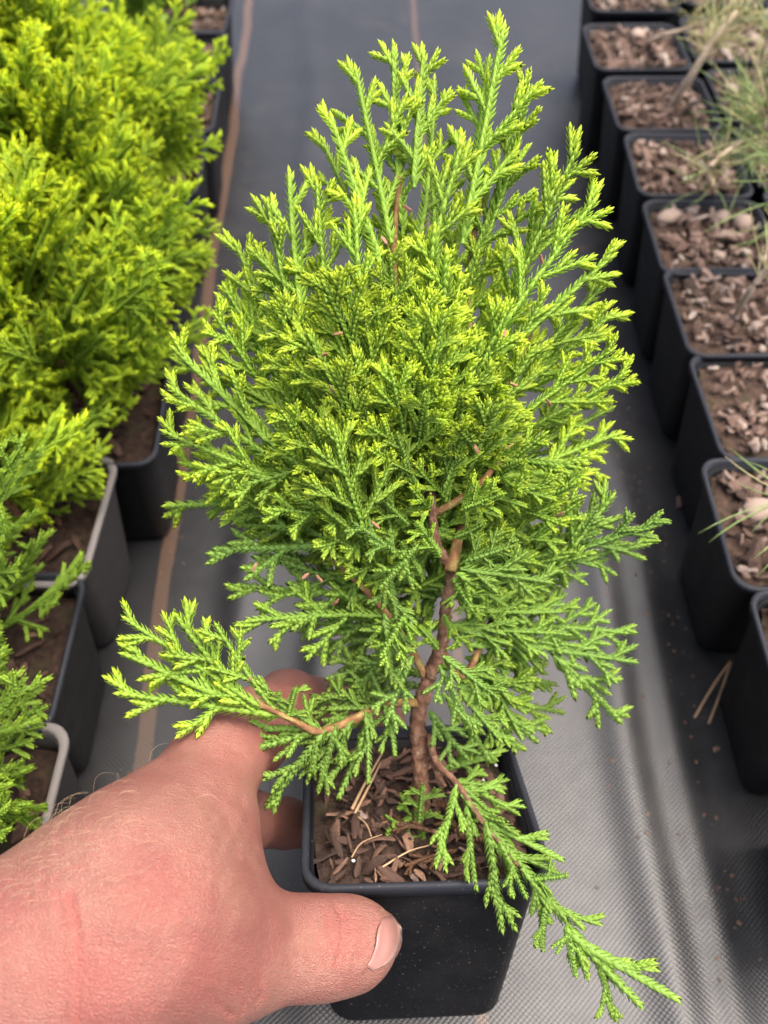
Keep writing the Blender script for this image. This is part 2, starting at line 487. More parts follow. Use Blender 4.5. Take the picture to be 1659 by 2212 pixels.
def gen_spray(L, seed, steep=.62, dens=1.0, curl=0.0, open_=0.0, width=.42, leafy=1.0, name='spray', mat=None):
    r = np.random.default_rng(seed)
    T = Twigs()
    def branch(p, ang, ln, lev, roll, age, zb):
        step = (.0026, .0023, .0021)[lev] * leafy
        n = max(2, int(ln / step))
        rad0 = (.00100, .00086, .00090)[lev] * leafy
        cv = r.normal(0, .10) * (1 if lev else .6)
        side = r.choice([-1, 1]); nxt = ln * (0.05 + open_) if lev == 0 else ln * .22
        sp = (.0062, .0044, 1)[lev] / dens
        p = np.array(p, float); a0 = ang
        zs = zb
        for i in range(n):
            t = i / n
            ang = a0 + cv * t + (r.normal(0, .03))
            zs = zb + curl * t * (1 if lev == 0 else .5)
            d = np.array([math.sin(ang), math.cos(ang), zs]); d /= np.linalg.norm(d)
            fromtip = (n - 1 - i) * step
            tip = age * .38 + .66 * math.exp(-fromtip / (.0034 * leafy)) * (.5 + .5 * age)
            if lev == 0: tip = min(tip, .25 + .75 * t)
            rad = rad0 * (1.25 - .35 * t if lev == 0 else 1.0) * (.9 if i == n - 1 else 1)
            T.node(p.copy(), ang, zs, rad, tip, r.uniform(.7, 1.3) * (1.35 if lev == 0 else 1.0) * (.7 if i >= n - 2 else 1))
            p += d * step * r.uniform(.92, 1.08)
            nxt -= step
            if lev < 2 and nxt <= 0 and i < n - 2:
                nxt = sp * r.uniform(.75, 1.25); side = -side
                if lev == 0:
                    env = min(1, (t + .10) / .28) ** .7 * (1 - t) ** .72
                    sl = L * width * env * r.uniform(.75, 1.18) + .0055
                    aa = steep * (1.12 - .40 * t) * r.uniform(.85, 1.15)
                else:
                    sl = min(ln * .40 * (1 - t) * r.uniform(.6, 1.2) + .0036, .014)
                    aa = steep * .95 * r.uniform(.85, 1.15)
                if r.random() < .95:
                    branch(p, ang + side * aa, sl, lev + 1, 0, min(1, age * .75 + .35 * t + .12), zs + r.normal(0, .16))
    branch((0, 0, 0), 0, L, 0, 0, .28, -curl * .35)
    p, d, s, n_ = map(np.array, (T.p, T.d, T.s, T.n)); rad, tip, fl = map(np.array, (T.r, T.t, T.fl))
    m = len(p); V = []; F = []; A = []; off = 0
    # core, a four sided sleeve round each node
    le = rad / .00086 * .0029
    for sgn in (0, 1):
        for q in (s, n_, -s, -n_):
            V.append(p + d * (le * (-.25 if sgn == 0 else .95))[:, None] + q * (rad * (.85 if sgn == 0 else .65))[:, None]); A.append(tip * .9)
    I = np.arange(m)
    for j in range(4):
        k = (j + 1) % 4
        F.append(np.stack([I + j * m, I + k * m, I + (4 + k) * m, I + (4 + j) * m], -1))
    off = 8 * m
    for q, fs in ((s, 1.0), (-s, 1.0), (n_, .55), (-n_, .55)):
        x = np.cross(q, d)
        sh = (r.uniform(-.2, .2, m) + (.0 if fs == 1.0 else .45)) * le
        b = p + d * sh[:, None]
        w = rad * 1.08
        B = b - d * (le * .25)[:, None] + q * (rad * .5)[:, None]
        Lf = b + d * (le * .30)[:, None] + q * (rad * .85)[:, None] + x * w[:, None]
        Rt = b + d * (le * .30)[:, None] + q * (rad * .85)[:, None] - x * w[:, None]
        Mi = b + d * (le * .42)[:, None] + q * (rad * 1.75)[:, None]
        Tp = b + d * (le * 1.12)[:, None] + q * (rad * (1.1 + 1.0 * fl * fs))[:, None]
        for arr, k in ((B, .8), (Lf, .9), (Rt, .9), (Mi, 1.0), (Tp, 1.18)):
            V.append(arr); A.append(np.clip(tip * k + (.10 if k > 1.1 else 0), 0, 1))
        o = off + I
        for tri in ((0, 1, 3), (0, 3, 2), (1, 4, 3), (3, 4, 2), (1, 2, 4)):
            F.append(np.stack([o + tri[0] * m, o + tri[1] * m, o + tri[2] * m, o + tri[2] * m], -1))
        off += 5 * m
    V = np.concatenate(V); A = np.concatenate(A)
    quads = np.concatenate(F[:4]); tris = np.concatenate(F[4:])[:, :3]
    tri_all = np.concatenate([quads[:, [0, 1, 2]], quads[:, [0, 2, 3]], tris])
    return mesh(name, V, tri_all, mat, True, {'tip': A})

LENS = (.035, .050, .065, .085)
def spray_set(mat, seed, **kw):
    return {L: [gen_spray(L, seed + 10 * i + j, curl=c, mat=mat, **kw) for j, c in enumerate((-.25, .05, .3, .0))] for i, L in enumerate(LENS)}
SP_UP = spray_set(M['leaf'], 1000, steep=.58, dens=1.0, open_=.14, width=.40, leafy=.84)         # young upright fans
SP_TOP = spray_set(M['leaf'], 1500, steep=.60, dens=.74, open_=.12, width=.36, leafy=.86)
SP_OPEN = spray_set(M['leaf'], 1700, steep=.60, dens=.72, open_=.06, width=.36, leafy=.86)
SP_DROOP = spray_set(M['leaf'], 1800, steep=.46, dens=.74, open_=.04, width=.32, leafy=.80)
SP_LOW = spray_set(M['leaf'], 2000, steep=.66, dens=1.0, open_=.02, width=.38, leafy=.84)  # older flat fans
SP_GOLD = spray_set(M['golden'], 3000, steep=.66, dens=1.2, open_=.0, width=.46, leafy=.84)

def place_spray(sets, a, b, parent, face, roll=0.0, color=(1, 0, 0, 1), inv=None):
    a, b = np.asarray(a), np.asarray(b)
    y = b - a; ln = np.linalg.norm(y); y /= ln
    L = min(LENS, key=lambda k: abs(math.log(ln / k)))
    z = np.asarray(face) - np.dot(face, y) * y
    if np.linalg.norm(z) < 1e-4: z = np.cross(y, (1, 0, 0))
    z /= np.linalg.norm(z); x = np.cross(y, z)
    c, s = math.cos(roll), math.sin(roll)
    x, z = x * c - z * s, x * s + z * c
    k = ln / L * .97
    ks = min(max(k, .82), 1.2) if k < 2 else k
    m = Matrix(((x[0] * ks, y[0] * k, z[0] * ks, a[0]), (x[1] * ks, y[1] * k, z[1] * ks, a[1]), (x[2] * ks, y[2] * k, z[2] * ks, a[2]), (0, 0, 0, 1)))
    return obj('spray', random.choice(sets[L]), parent, mtx=(inv @ m if inv else m), color=color)

# ------------------------------------------------------------------ right hand row: bark filled pots
RC = [(.197, .9346), (.1835, .8230), (.1870, .7250), (.1885, .6330), (.1880, .5455), (.1873, .4650), (.1880, .3835), (.1755, .2985), (.1810, .2140), (.186, .126)]
right_pots = {}
ORD = ['first', 'second', 'third', 'fourth', 'fifth', 'sixth', 'seventh', 'eighth', 'ninth', 'tenth']
for i, (x, y) in enumerate(RC):
    for c in range(2 if i < 6 else 1):
        e = empty('potted_seedling', (x + POT / 2 + c * .0905, y - POT / 2 + (.012 if c else 0), random.uniform(0, .002)), R(random.uniform(-1.5, 1.5)))
        right_pots[(i, c)] = e
        make_pot(e, 'black')

# ------------------------------------------------------------------ pine seedlings (stems and needles)
def needle_mesh(seed, ln, mat):
    r = np.random.default_rng(seed); n = 7
    b = r.uniform(.05, .45) * ln * r.choice([-1, 1]); t = np.linspace(0, 1, n)
    pts = np.stack([b * t ** 2, t * ln, r.uniform(-.1, .1) * ln * t ** 2], -1)
    return mesh('needle', *tube_arrays(pts, .00042 * np.array([.8, 1, 1, 1, .95, .8, .25]), 4), mat)
needles = [needle_mesh(300 + i, random.uniform(.035, .06), M['needle']) for i in range(8)]
dneedles = [needle_mesh(340 + i, random.uniform(.025, .045), M['needle_dry']) for i in range(6)]

def seedling(root, ctrl, r0, r1, nn, dry=.4, start=.35, spread=1.0, scale=1.0, tip_tuft=10):
    inv = root.matrix_world.inverted() if False else (Matrix.Translation(root.location) @ Matrix.Rotation(root.rotation_euler[2], 4, 'Z')).inverted()
    pts = smooth_path(ctrl, 18)
    loc = np.array([list(inv @ Vector(p)) for p in pts])
    st = obj('stem', mesh('stem', *tube_arrays(loc, np.linspace(r0, r1, 18), 7, .12), M['stem']), root)
    d = frame(loc)
    for i in range(nn + tip_tuft):
        t = random.uniform(start, 1) if i < nn else random.uniform(.95, 1)
        k = min(int(t * 17), 16); f = t * 17 - k
        p = loc[k] * (1 - f) + loc[k + 1] * f
        v = Vector((random.gauss(0, 1), random.gauss(0, 1), random.gauss(0, 1)))
        dd = Vector(d[k]); v = (v - dd * v.dot(dd)).normalized()
        y = (v * spread * random.uniform(.5, 1.2) + dd * random.uniform(.3, 1.1)).normalized()
        q = y.to_track_quat('Y', 'Z').to_matrix().to_4x4()
        m = Matrix.Translation(p) @ q @ Matrix.Rotation(random.uniform(0, 6.28), 4, 'Y') @ Matrix.Scale(scale * random.uniform(.6, 1.1), 4)
        obj('needle', random.choice(dneedles if random.random() < dry else needles), root, mtx=m)

seedling(right_pots[(2, 0)], [G(1446, 240, .08), P(1480, 185, .66), P(1530, 105, .635), P(1592, 25, .62)], .0036, .0022, 70, .75, .55)
seedling(right_pots[(1, 0)], [G(1395, 95, .082), P(1430, 78, .715), P(1490, 60, .69), P(1545, 40, .67)], .0022, .0014, 34, .7, .5)
seedling(right_pots[(3, 0)], [G(1545, 420, .08), P(1538, 400, .585), P(1530, 370, .57), P(1560, 335, .565), P(1610, 300, .565)], .0024, .0016, 60, .7, .2)
seedling(right_pots[(3, 1)], [G(1640, 380, .08), P(1648, 330, .58), P(1652, 285, .56), P(1655, 230, .55)], .002, .0015, 100, .25, .3, 1.3, 1.25)
seedling(right_pots[(4, 1)], [G(1690, 520, .08), P(1690, 470, .54), P(1700, 420, .52), P(1712, 350, .5)], .002, .0015, 60, .15, .3, 1.2, 1.2)
seedling(right_pots[(5, 0)], [G(1585, 690, .08), P(1612, 640, .50), P(1650, 590, .485), P(1700, 540, .47)], .0024, .0016, 36, .7, .55)
seedling(right_pots[(0, 0)], [G(1400, 30, .082), P(1420, 5, .80), P(1450, -40, .78)], .0014, .001, 30, .5, .3)
seedling(right_pots[(2, 1)], [G(1600, 260, .08), P(1620, 200, .65), P(1645, 130, .63), P(1665, 60, .61)], .002, .0014, 60, .5, .3, 1.2)
# the near seedling: only its long needles reach into view
seedling(right_pots[(7, 0)], [G(1740, 1120, .08), P(1738, 1105, .425), P(1735, 1085, .405), P(1725, 1075, .39)], .002, .0015, 12, .1, .4, 1.4, 1.1, 9)

LBL = {0: 'topmost black pot in right row, cut by the top edge', 1: 'black pot in right row with a big pale stone',
       2: 'black pot in right row with a leaning pale pine stem', 3: 'black pot in right row under a drooping yellowish pine seedling',
       4: 'black pot in right row with large tan bark pieces beside conifer top', 5: 'black pot in right row with a short leaning seedling at frame edge',
       6: 'large near black pot of bark right of the conifer middle', 7: 'black pot with long green needles reaching in from the right edge',
       8: 'black pot at right edge below the long green needles', 9: 'black pot cut off by the right edge, lowest in the row'}
for (i, c), e in right_pots.items():
    tag(e, LBL[i] if c == 0 else f'second column black seedling pot behind needles, {ORD[i]} from the top at right edge', 'potted seedling', 'seedling pots standing in the right row')

# pale stones on the bark
def stone(seed, s, mat):
    r = np.random.default_rng(seed); V, F = [], []
    n, k = 9, 6
    for i in range(1, k):
        a = math.pi * i / k
        for j in range(n):
            b = 2 * math.pi * j / n; q = r.uniform(.85, 1.12)
            V.append((s * 1.25 * q * math.sin(a) * math.cos(b), s * .9 * q * math.sin(a) * math.sin(b), s * .6 * math.cos(a)))
    V += [(0, 0, s * .6), (0, 0, -s * .6)]
    for i in range(k - 2):
        for j in range(n):
            q = (j + 1) % n; F.append((i * n + j, (i + 1) * n + j, (i + 1) * n + q, i * n + q))
    for j in range(n):
        q = (j + 1) % n; F.append((len(V) - 2, j, q)); F.append((len(V) - 1, (k - 2) * n + q, (k - 2) * n + j))
    return mesh('stone', V, F, mat)
M['stone'] = mat_plain('pale_bark_stone', (.30, .22, .17), .75, .3, .2, 300)
for (i, c), spots in {(1, 0): [(.006, .022, .0075)], (4, 0): [(-.026, .022, .008), (.012, .022, .0065), (.026, .016, .008), (.0, -.022, .004)], (0, 0): [(-.010, .0, .007)], (2, 0): [(.022, .012, .004)], (7, 0): [(-.018, .008, .008), (.004, .006, .0085)]}.items():
    so = next(ch for ch in right_pots[(i, c)].children if ch.name.startswith('soil'))
    for x, y, s in spots:
        obj('bark_stone', stone(int(x * 1e4) % 97 + i, s, M['stone']), so, mtx=rnd_mtx((x, y, .004), .2))

# ------------------------------------------------------------------ left row: golden conifers in pots
def conifer(root, h, rad, n, lean, mat_sets, colf, basez, trunk_r=.003, tilt=.75, seed=0):
    random.seed(900 + seed)
    top = Vector((lean[0] * h, lean[1] * h, h))
    pts = [Vector((0, 0, basez - .003)), Vector((lean[0] * h * .15, lean[1] * h * .15, basez + h * .3)), Vector((top.x * .55, top.y * .55, basez + h * .62)), Vector((top.x, top.y, basez + h * .92))]
    path = smooth_path([list(p) for p in pts], 20)
    obj('trunk', mesh('trunk', *tube_arrays(path, np.linspace(trunk_r, .0008, 20), 8, .1), M['bark']), root)
    for i in range(n):
        t = (i + random.random()) / n
        t = .10 + .88 * t
        q = path[min(int(t * 19), 19)]
        az = random.uniform(0, 6.283)
        prof = (min(1, (t + .25) / .45)) * (1 - .72 * max(0, t - .35) / .65)
        el = random.uniform(.35, .8) + .55 * t
        ln = max(.034, rad * prof * random.uniform(.8, 1.2))
        dv = np.array([math.cos(az) * math.cos(el), math.sin(az) * math.cos(el), math.sin(el)])
        a = q + dv * ln * random.uniform(0, .35)
        face = np.array([math.cos(az), math.sin(az), .2]) + rng.normal(0, .5, 3)
        up = np.cross(dv, np.array([-math.sin(az), math.cos(az), 0]))
        face = up if random.random() < .45 else np.array([-math.sin(az), math.cos(az), random.uniform(-.3, .3)])
        place_spray(mat_sets, a, a + dv * ln, root, face, random.uniform(-.5, .5), colf(t, random.random()))

def gold(t, r): return (.55 + .75 * t + .2 * r, max(0, .45 - .8 * t) * r, .0, 1)
def green(t, r): return (.25 + .6 * t * r, .25 + .3 * r, 0.0, 1)
LP = [  # right edge x, front y, pot kind, plant height, radius, sprays, lean, tone, label
    (-.146, .8057, 'black', .07, .05, 26, (-.3, 0), green, 'black pot at the top left with a bare brown stem'),
    (-.144, .7252, 'black', 0, 0, 0, None, None, 'black pot of bare bark at upper left beside the brown thread'),
    (-.138, .6360, 'black', .10, .05, 40, (-.2, .1), green, 'low dark green conifer in black pot behind the golden ones at upper left'),
    (-.139, .5500, 'black', .125, .068, 100, (-.45, -.05), gold, 'golden conifer furthest back in the left row'),
    (-.140, .4640, 'black', .18, .080, 130, (-.22, -.05), gold, 'golden conifer in the middle of the left row'),
    (-.132, .3800, 'black', .17, .080, 120, (-.10, .05), gold, 'golden conifer with longest side sprays over the brown thread'),
    (-.129, .2930, 'black', .17, .080, 120, (-.35, .10), gold, 'yellow green conifer in black pot left of the held conifer crown'),
    (-.1495, .2160, 'taupe', .12, .064, 70, (-.55, .25), gold, 'conifer in grey brown pot at the left edge'),
    (-.1500, .1380, 'black', .10, .068, 70, (-.40, .2), green, 'green conifer in black pot at left between two grey brown pots'),
    (-.1410, .0590, 'taupe', .09, .065, 60, (-.15, .1), green, 'green conifer in grey brown pot at left behind the wrist'),
]
for i, (x, y, kind, h, rad, n, lean, tone, label) in enumerate(LP):
    random.seed(50 + i)
    e = empty('potted_conifer' if n else 'plant_pot', (x - POT / 2, y + POT / 2, 0), R(random.uniform(-2, 2)))
    sz = POTH - (.016 if kind == 'taupe' else .012)
    make_pot(e, kind, sz, dark=(i > 5), nchip=30, nsmall=30)
    if n: conifer(e, h, rad, n, lean, SP_GOLD, tone, sz, seed=i)
    if i == 0:
        bs = smooth_path([(.005, -.02, sz), (.0, -.015, sz + .05), (-.006, -.01, sz + .12)], 8)
        obj('stem', mesh('stem', *tube_arrays(bs, np.linspace(.004, .003, 8), 8, .1), M['bark']), e)
    tag(e, label, 'potted conifer' if n else 'pot', 'pots standing in the left row')
for i, (x, y, h, rad, n, lean, tone, label) in enumerate([
    (-.295, .62, .17, .085, 110, (.0, -.1), gold, 'golden conifer in the top left corner'),
    (-.285, .50, .22, .095, 130, (.12, -.1), gold, 'golden conifer at the left edge in the upper quarter'),
    (-.275, .39, .20, .090, 120, (.15, 0), gold, 'golden conifer at left edge just above the middle of the row'),
    (-.262, .285, .16, .080, 90, (.15, .05), gold, 'golden conifer at left edge above the grey brown pot')]):
    random.seed(80 + i)
    e = empty('potted_conifer', (x, y, 0), 0)
    make_pot(e, 'black', POTH - .012, dark=True)
    conifer(e, h, rad, n, lean, SP_GOLD, tone, POTH - .012, seed=30 + i)
    tag(e, label, 'potted conifer', 'pots standing in the left row')

# ------------------------------------------------------------------ the held conifer
HP, HPH = .091, .082
tilt = R(22.4)
upc = np.array([.03, -math.cos(tilt), -math.sin(tilt)]); upc /= np.linalg.norm(upc)
fwd = np.array([0, -math.sin(tilt), math.cos(tilt)])
rgt = np.cross(fwd, upc) * 1.0
rgt = np.cross(upc, fwd)
if rgt[0] < 0: rgt = -rgt
rgt /= np.linalg.norm(rgt); fwd = fwd - np.dot(fwd, upc) * upc; fwd /= np.linalg.norm(fwd)
yaw = R(4)
rgt, fwd = rgt * math.cos(yaw) + fwd * math.sin(yaw), fwd * math.cos(yaw) - rgt * math.sin(yaw)
rim_c = np.array([(900 - CX) / FPX * .334, (1718 - CY) / FPX * .334, .334])
base_c = rim_c - upc * HPH
Xw, Yw, Zw = rgt @ CW.T, fwd @ CW.T, upc @ CW.T
Bw = c2w(base_c)
HM = Matrix(((Xw[0], Yw[0], Zw[0], Bw[0]), (Xw[1], Yw[1], Zw[1], Bw[1]), (Xw[2], Yw[2], Zw[2], Bw[2]), (0, 0, 0, 1)))
held = bpy.data.objects.new('potted_conifer', None); C.objects.link(held)
held.empty_display_size = .02
held.matrix_world = HM
HI = HM.inverted()
tag(held, 'young bright green conifer in a small tilted black pot gripped by the hand', 'potted conifer')
def toL(p): return np.array(HI @ Vector(p))
a_, b_ = pot_meshes(HP, HPH, .0345, M['pot'], M['rim'], 'held_pot')
hp = obj('pot', a_, held); obj('rim', b_, hp)
hs = obj('soil', soil_mesh(HP / 2 - .0044, 77, M['wetsoil'], .0030, 80), held, loc=(0, 0, HPH - .0075))
random.seed(5)
hw = HP / 2 - .008
for i in range(290):
    obj('bark_shred', random.choice(shreds), hs, mtx=rnd_mtx((random.uniform(-hw, hw), random.uniform(-hw, hw), .0012 + random.uniform(0, .0022)), .45, random.choice((.3, .4, .5, .6, .7, .85, 1.05))))
for i in range(14):
    obj('bark_chip', random.choice(smallchips), hs, mtx=rnd_mtx((random.uniform(-hw, hw), random.uniform(-hw, hw), .0022), .3, random.uniform(.6, 1.0)))
pl = stone(3, .0006, M['perlite'])
for i in range(8):
    obj('perlite_grain', pl, hs, mtx=rnd_mtx((random.uniform(-hw, hw), random.uniform(-hw, hw), .004), .5, random.uniform(.6, 1.3)))
def straw(ctrl, r):
    p = smooth_path(ctrl, 10)
    obj('straw', mesh('straw', *tube_arrays(p, np.linspace(r, r * .5, 10), 5), M['dry']), hs)
straw([(-.026, -.004, .005), (-.020, .010, .006), (-.012, .026, .008)], .0007)
straw([(-.025, -.006, .0045), (-.018, .008, .0075), (-.013, .022, .006)], .0006)
straw([(-.025, -.006, .004), (-.021, -.012, .005), (-.019, -.018, .004)], .0004)
straw([(-.016, -.034, .005), (-.006, -.028, .006), (.003, -.024, .005)], .0004)
straw([(-.027, -.028, .004), (-.023, -.022, .005), (-.015, -.018, .005)], .0003)
straw([(.013, .004, .005), (.022, .001, .007), (.031, -.002, .006)], .0004)
straw([(.020, .003, .005), (.026, .005, .007), (.030, .001, .006)], .0004)
for k, (x, y, a) in enumerate([(.004, -.016, 1.2), (.016, -.020, .3), (.030, -.006, 2.9), (.012, -.026, 1.9)]):
    o = obj('dry_sprig', SP_LOW[.035][k % 3], hs, mtx=Matrix.Translation((x, y, .004)) @ Matrix.Rotation(a, 4, 'Z') @ Matrix.Scale(.6, 4), color=(.2, 0, 1, 1))

def ZC(v): return .270 + .000036 * (v - 40)
def K(u, v, dz=0.0): return P(u, v, ZC(v) + dz)
TO_CAM = -(CW.T[2])                                   # from the scene towards the camera
def hbranch(ctrl, r0, r1, mat='bark', name='branch', n=24, parent=None):
    pts = np.array([toL(K(*c)) for c in ctrl])
    pts = smooth_path(pts, n)
    return obj(name, mesh(name, *tube_arrays(pts, np.linspace(r0, r1, n), 12, .22), M[mat]), parent or held)
trunk = hbranch([(905, 1815), (910, 1700), (902, 1560), (925, 1470), (955, 1390), (965, 1300, -.002), (973, 1235, -.005), (942, 1170, -.009), (932, 1080, -.012), (924, 1010, -.012)], .0035, .0012, name='trunk', n=110)
hbranch([(924, 1010, -.012), (885, 920, -.010), (878, 840, .002), (862, 700, -.005), (850, 560), (862, 380)], .0022, .0009, 'twig')
hbranch([(973, 1235, -.010), (985, 1180, -.004), (1010, 1080, .01), (1040, 900, .012), (1010, 640, .01), (1045, 380, .005)], .0022, .0009, 'twig')
hbranch([(936, 1110, -.010), (990, 1080, -.014), (1050, 1030, -.014), (1120, 940, -.006)], .0015, .0008, 'twig')
hbranch([(925, 1020, -.011), (960, 960, -.014), (975, 880, -.010)], .0013, .0007, 'twig')
hbranch([(885, 920), (900, 860, -.02), (920, 780, -.024)], .0012, .0007, 'twig')
hbranch([(945, 1395), (1000, 1460, .01), (1040, 1390, .014), (1075, 1300, .015), (1090, 1200, .012)], .0016, .0009, 'twig')
hbranch([(925, 1470), (850, 1345, .0), (775, 1260, -.004), (690, 1180, -.006)], .0017, .0008, 'twig')
hbranch([(905, 1520), (840, 1520, -.010), (760, 1555, -.022), (690, 1580, -.030), (640, 1560, -.034), (560, 1520, -.036)], .0019, .0009, 'twig')
hbranch([(925, 1590), (945, 1650, -.012), (985, 1690, -.022), (1040, 1770, -.032), (1120, 1870, -.042)], .0014, .0009, 'bark')
hbranch([(925, 1600), (940, 1660, -.010), (962, 1700, -.016)], .0012, .0008, 'bark')
hbranch([(910, 940), (760, 900), (640, 820)], .0013, .0008, 'twig')
hbranch([(900, 1000, .01), (700, 1000, .012), (560, 980, .01)], .0013, .0008, 'twig')
hbranch([(1040, 900, .012), (1120, 780, .012), (1180, 620, .01)], .0013, .0008, 'twig')

def hsp(bu, bv, tu, tv, dzb=0.0, dzt=0.0, sets=None, yel=1.0, blue=0.0, roll=None):
    a, b = K(bu, bv, dzb), K(tu, tv, dzt)
    r = random.uniform(-.55, .55) if roll is None else roll
    place_spray(sets or SP_UP, a, b, held, TO_CAM, r, (yel, blue, 0, 1), HI)
random.seed(21)
U = SP_UP; D = SP_LOW
# outline fans, top and sides
for s in [(1000, 520, 1100, 38), (1010, 600, 1152, 178), (1030, 560, 1130, 285), (1025, 380, 1050, 118), (870, 500, 862, 70), (845, 520, 770, 130), (895, 400, 915, 105),
          (905, 520, 962, 155), (820, 560, 697, 238), (840, 600, 688, 300), (930, 560, 1000, 290), (655, 700, 618, 345), (640, 740, 570, 420), (710, 700, 680, 375),
          (640, 800, 498, 510), (620, 850, 475, 592), (600, 880, 450, 665), (590, 960, 360, 728), (600, 1000, 345, 828), (600, 1040, 332, 918), (640, 1070, 372, 1000),
          (640, 1085, 330, 1076), (1110, 640, 1252, 300), (1080, 700, 1205, 355), (1090, 700, 1296, 412), (1090, 760, 1330, 530), (1110, 820, 1333, 610), (1110, 850, 1342, 655), (1120, 900, 1342, 742),
          (1130, 930, 1375, 802), (1120, 980, 1348, 885), (1110, 1020, 1362, 930), (1090, 1030, 1300, 1010), (780, 660, 760, 420), (950, 620, 920, 330), (690, 700, 560, 600), (640, 900, 430, 780)]:
    hsp(*s, random.uniform(-.012, .012), random.uniform(-.015, .015), (SP_TOP if s[3] < 560 else U), random.uniform(1.35, 1.8), random.uniform(0, .08))
# inner fans, from the back of the crown to the front
for layer, (dz, n) in enumerate(((.030, 32), (.012, 34), (-.012, 36), (-.032, 34))):
    for i in range(n):
        a, q = random.uniform(0, 6.283), math.sqrt(random.random())
        sx, sy = (1 - .12 * layer), (1 - .10 * layer)
        tu, tv = 860 + 440 * sx * q * math.cos(a), 770 + 370 * sy * q * math.sin(a)
        if tv < 560 and abs(tu - 860) > 60 + (tv - 300) * 1.3: continue
        ln = random.uniform(210, 340)
        dx, dy = (880 + (tu - 860) * .25) - tu, (tv + 300) - tv
        dx *= .8
        k = ln / math.hypot(dx, dy)
        h = (tv - 400) / 800
        if layer > 1 and tv > 930 and 780 < tu < 1060: continue
        if layer > 1 and tv + dy * k > 1010 and 840 < tu + dx * k < 1020: dz_b = .02
        else: dz_b = 0
        hsp(tu + dx * k, tv + dy * k, tu, tv, dz * .5 + dz_b + random.uniform(0, .012), dz + random.uniform(-.012, .006), U, random.uniform(1.3, 1.8) - .5 * max(0, h - .3), max(0, h - .35) * random.uniform(.2, .8))
# mid green fans round the lower crown
for i in range(88):
    tu = random.uniform(430, 1290); tv = 1020 + random.uniform(-60, 170) * (1 - ((tu - 880) / 520) ** 2 * .6)
    side = 1 if tu > 900 else -1
    if 740 < tu < 1090: continue
    ln = random.uniform(190, 320); a = random.uniform(-.45, .35)
    hsp(tu - side * ln * math.cos(a), tv + ln * math.sin(a) * -1 + random.uniform(0, 60), tu, tv, random.uniform(-.005, .03), random.uniform(-.03, .03), D if i % 2 else U, random.uniform(.85, 1.35), random.uniform(.05, .4))
for s in [(960, 1060, 1010, 930, -.02, -.03), (900, 1050, 850, 930, -.02, -.03), (1000, 1100, 1090, 1060, -.02, -.028), (880, 1130, 800, 1060, -.015, -.02), (950, 1200, 900, 1120, -.014, -.02), (985, 1160, 1050, 1130, -.012, -.02), (925, 980, 930, 850, -.016, -.028), (905, 1240, 870, 1170, -.012, -.018), (960, 1330, 990, 1400, -.012, -.02), (945, 1400, 900, 1350, -.01, -.016)]:
    hsp(*s, U, random.uniform(.8, 1.1), random.uniform(.1, .4))
# lower flat sprays
low = [(800, 1290, 495, 1250, 0), (820, 1330, 508, 1322, .0), (780, 1270, 560, 1200, .01), (840, 1350, 640, 1350, .01), (860, 1380, 690, 1390, .01), (870, 1420, 700, 1470, .01), (880, 1440, 660, 1530, .015),
       (690, 1180, 460, 1190, .0), (850, 1400, 760, 1500, -.01), (890, 1420, 830, 1570, -.012), (960, 1420, 1085, 1510, -.022), (950, 1440, 1020, 1570, -.02),
       (1000, 1230, 1205, 1255, -.022), (990, 1240, 1100, 1310, -.024), (1010, 1210, 1110, 1180, -.02), (980, 1250, 1020, 1320, -.02),
       (1180, 1210, 1448, 1132, .01), (1200, 1230, 1328, 1055, .01), (1190, 1200, 1290, 1090, .015), (1170, 1220, 1420, 1185, .01), (1040, 1240, 1230, 1180, .01), (1090, 1200, 1260, 1150, .012),
       (1060, 1340, 1368, 1372, .015), (1120, 1390, 1388, 1438, .015), (1200, 1420, 1356, 1565, .012), (1040, 1380, 1180, 1490, .02), (1030, 1400, 1130, 1610, .02), (1010, 1460, 1160, 1605, .02), (1060, 1320, 1230, 1300, .012), (1080, 1300, 1220, 1240, .01),
       (960, 1500, 1070, 1650, .012), (1000, 1500, 1085, 1605, .0), (930, 1540, 1010, 1640, -.01), (1020, 1450, 1140, 1540, .02),
       (830, 1520, 700, 1500, .0), (820, 1530, 690, 1530, -.01), (830, 1330, 850, 1480, -.02), (840, 1250, 870, 1400, -.02), (820, 1240, 700, 1290, .0), (880, 1320, 820, 1420, -.018), (860, 1200, 760, 1130, -.015), (900, 1180, 820, 1280, -.02)]
for bu, bv, tu, tv, dz in low:
    hsp(bu, bv, tu, tv, dz, dz + random.uniform(-.012, .01), D, random.uniform(.5, .9), random.uniform(.2, .8))
for i in range(34):
    bv = random.uniform(1130, 1500); bu = 950 + random.uniform(-40, 40); side = random.choice((-1, 1))
    ln = random.uniform(150, 270); a = random.uniform(-.35, .55)
    hsp(bu + side * 30, bv, bu + side * (30 + ln * math.cos(a)), bv + ln * math.sin(a), random.uniform(.004, .02), random.uniform(.0, .035), D, random.uniform(.5, 1.0), random.uniform(.1, .6))
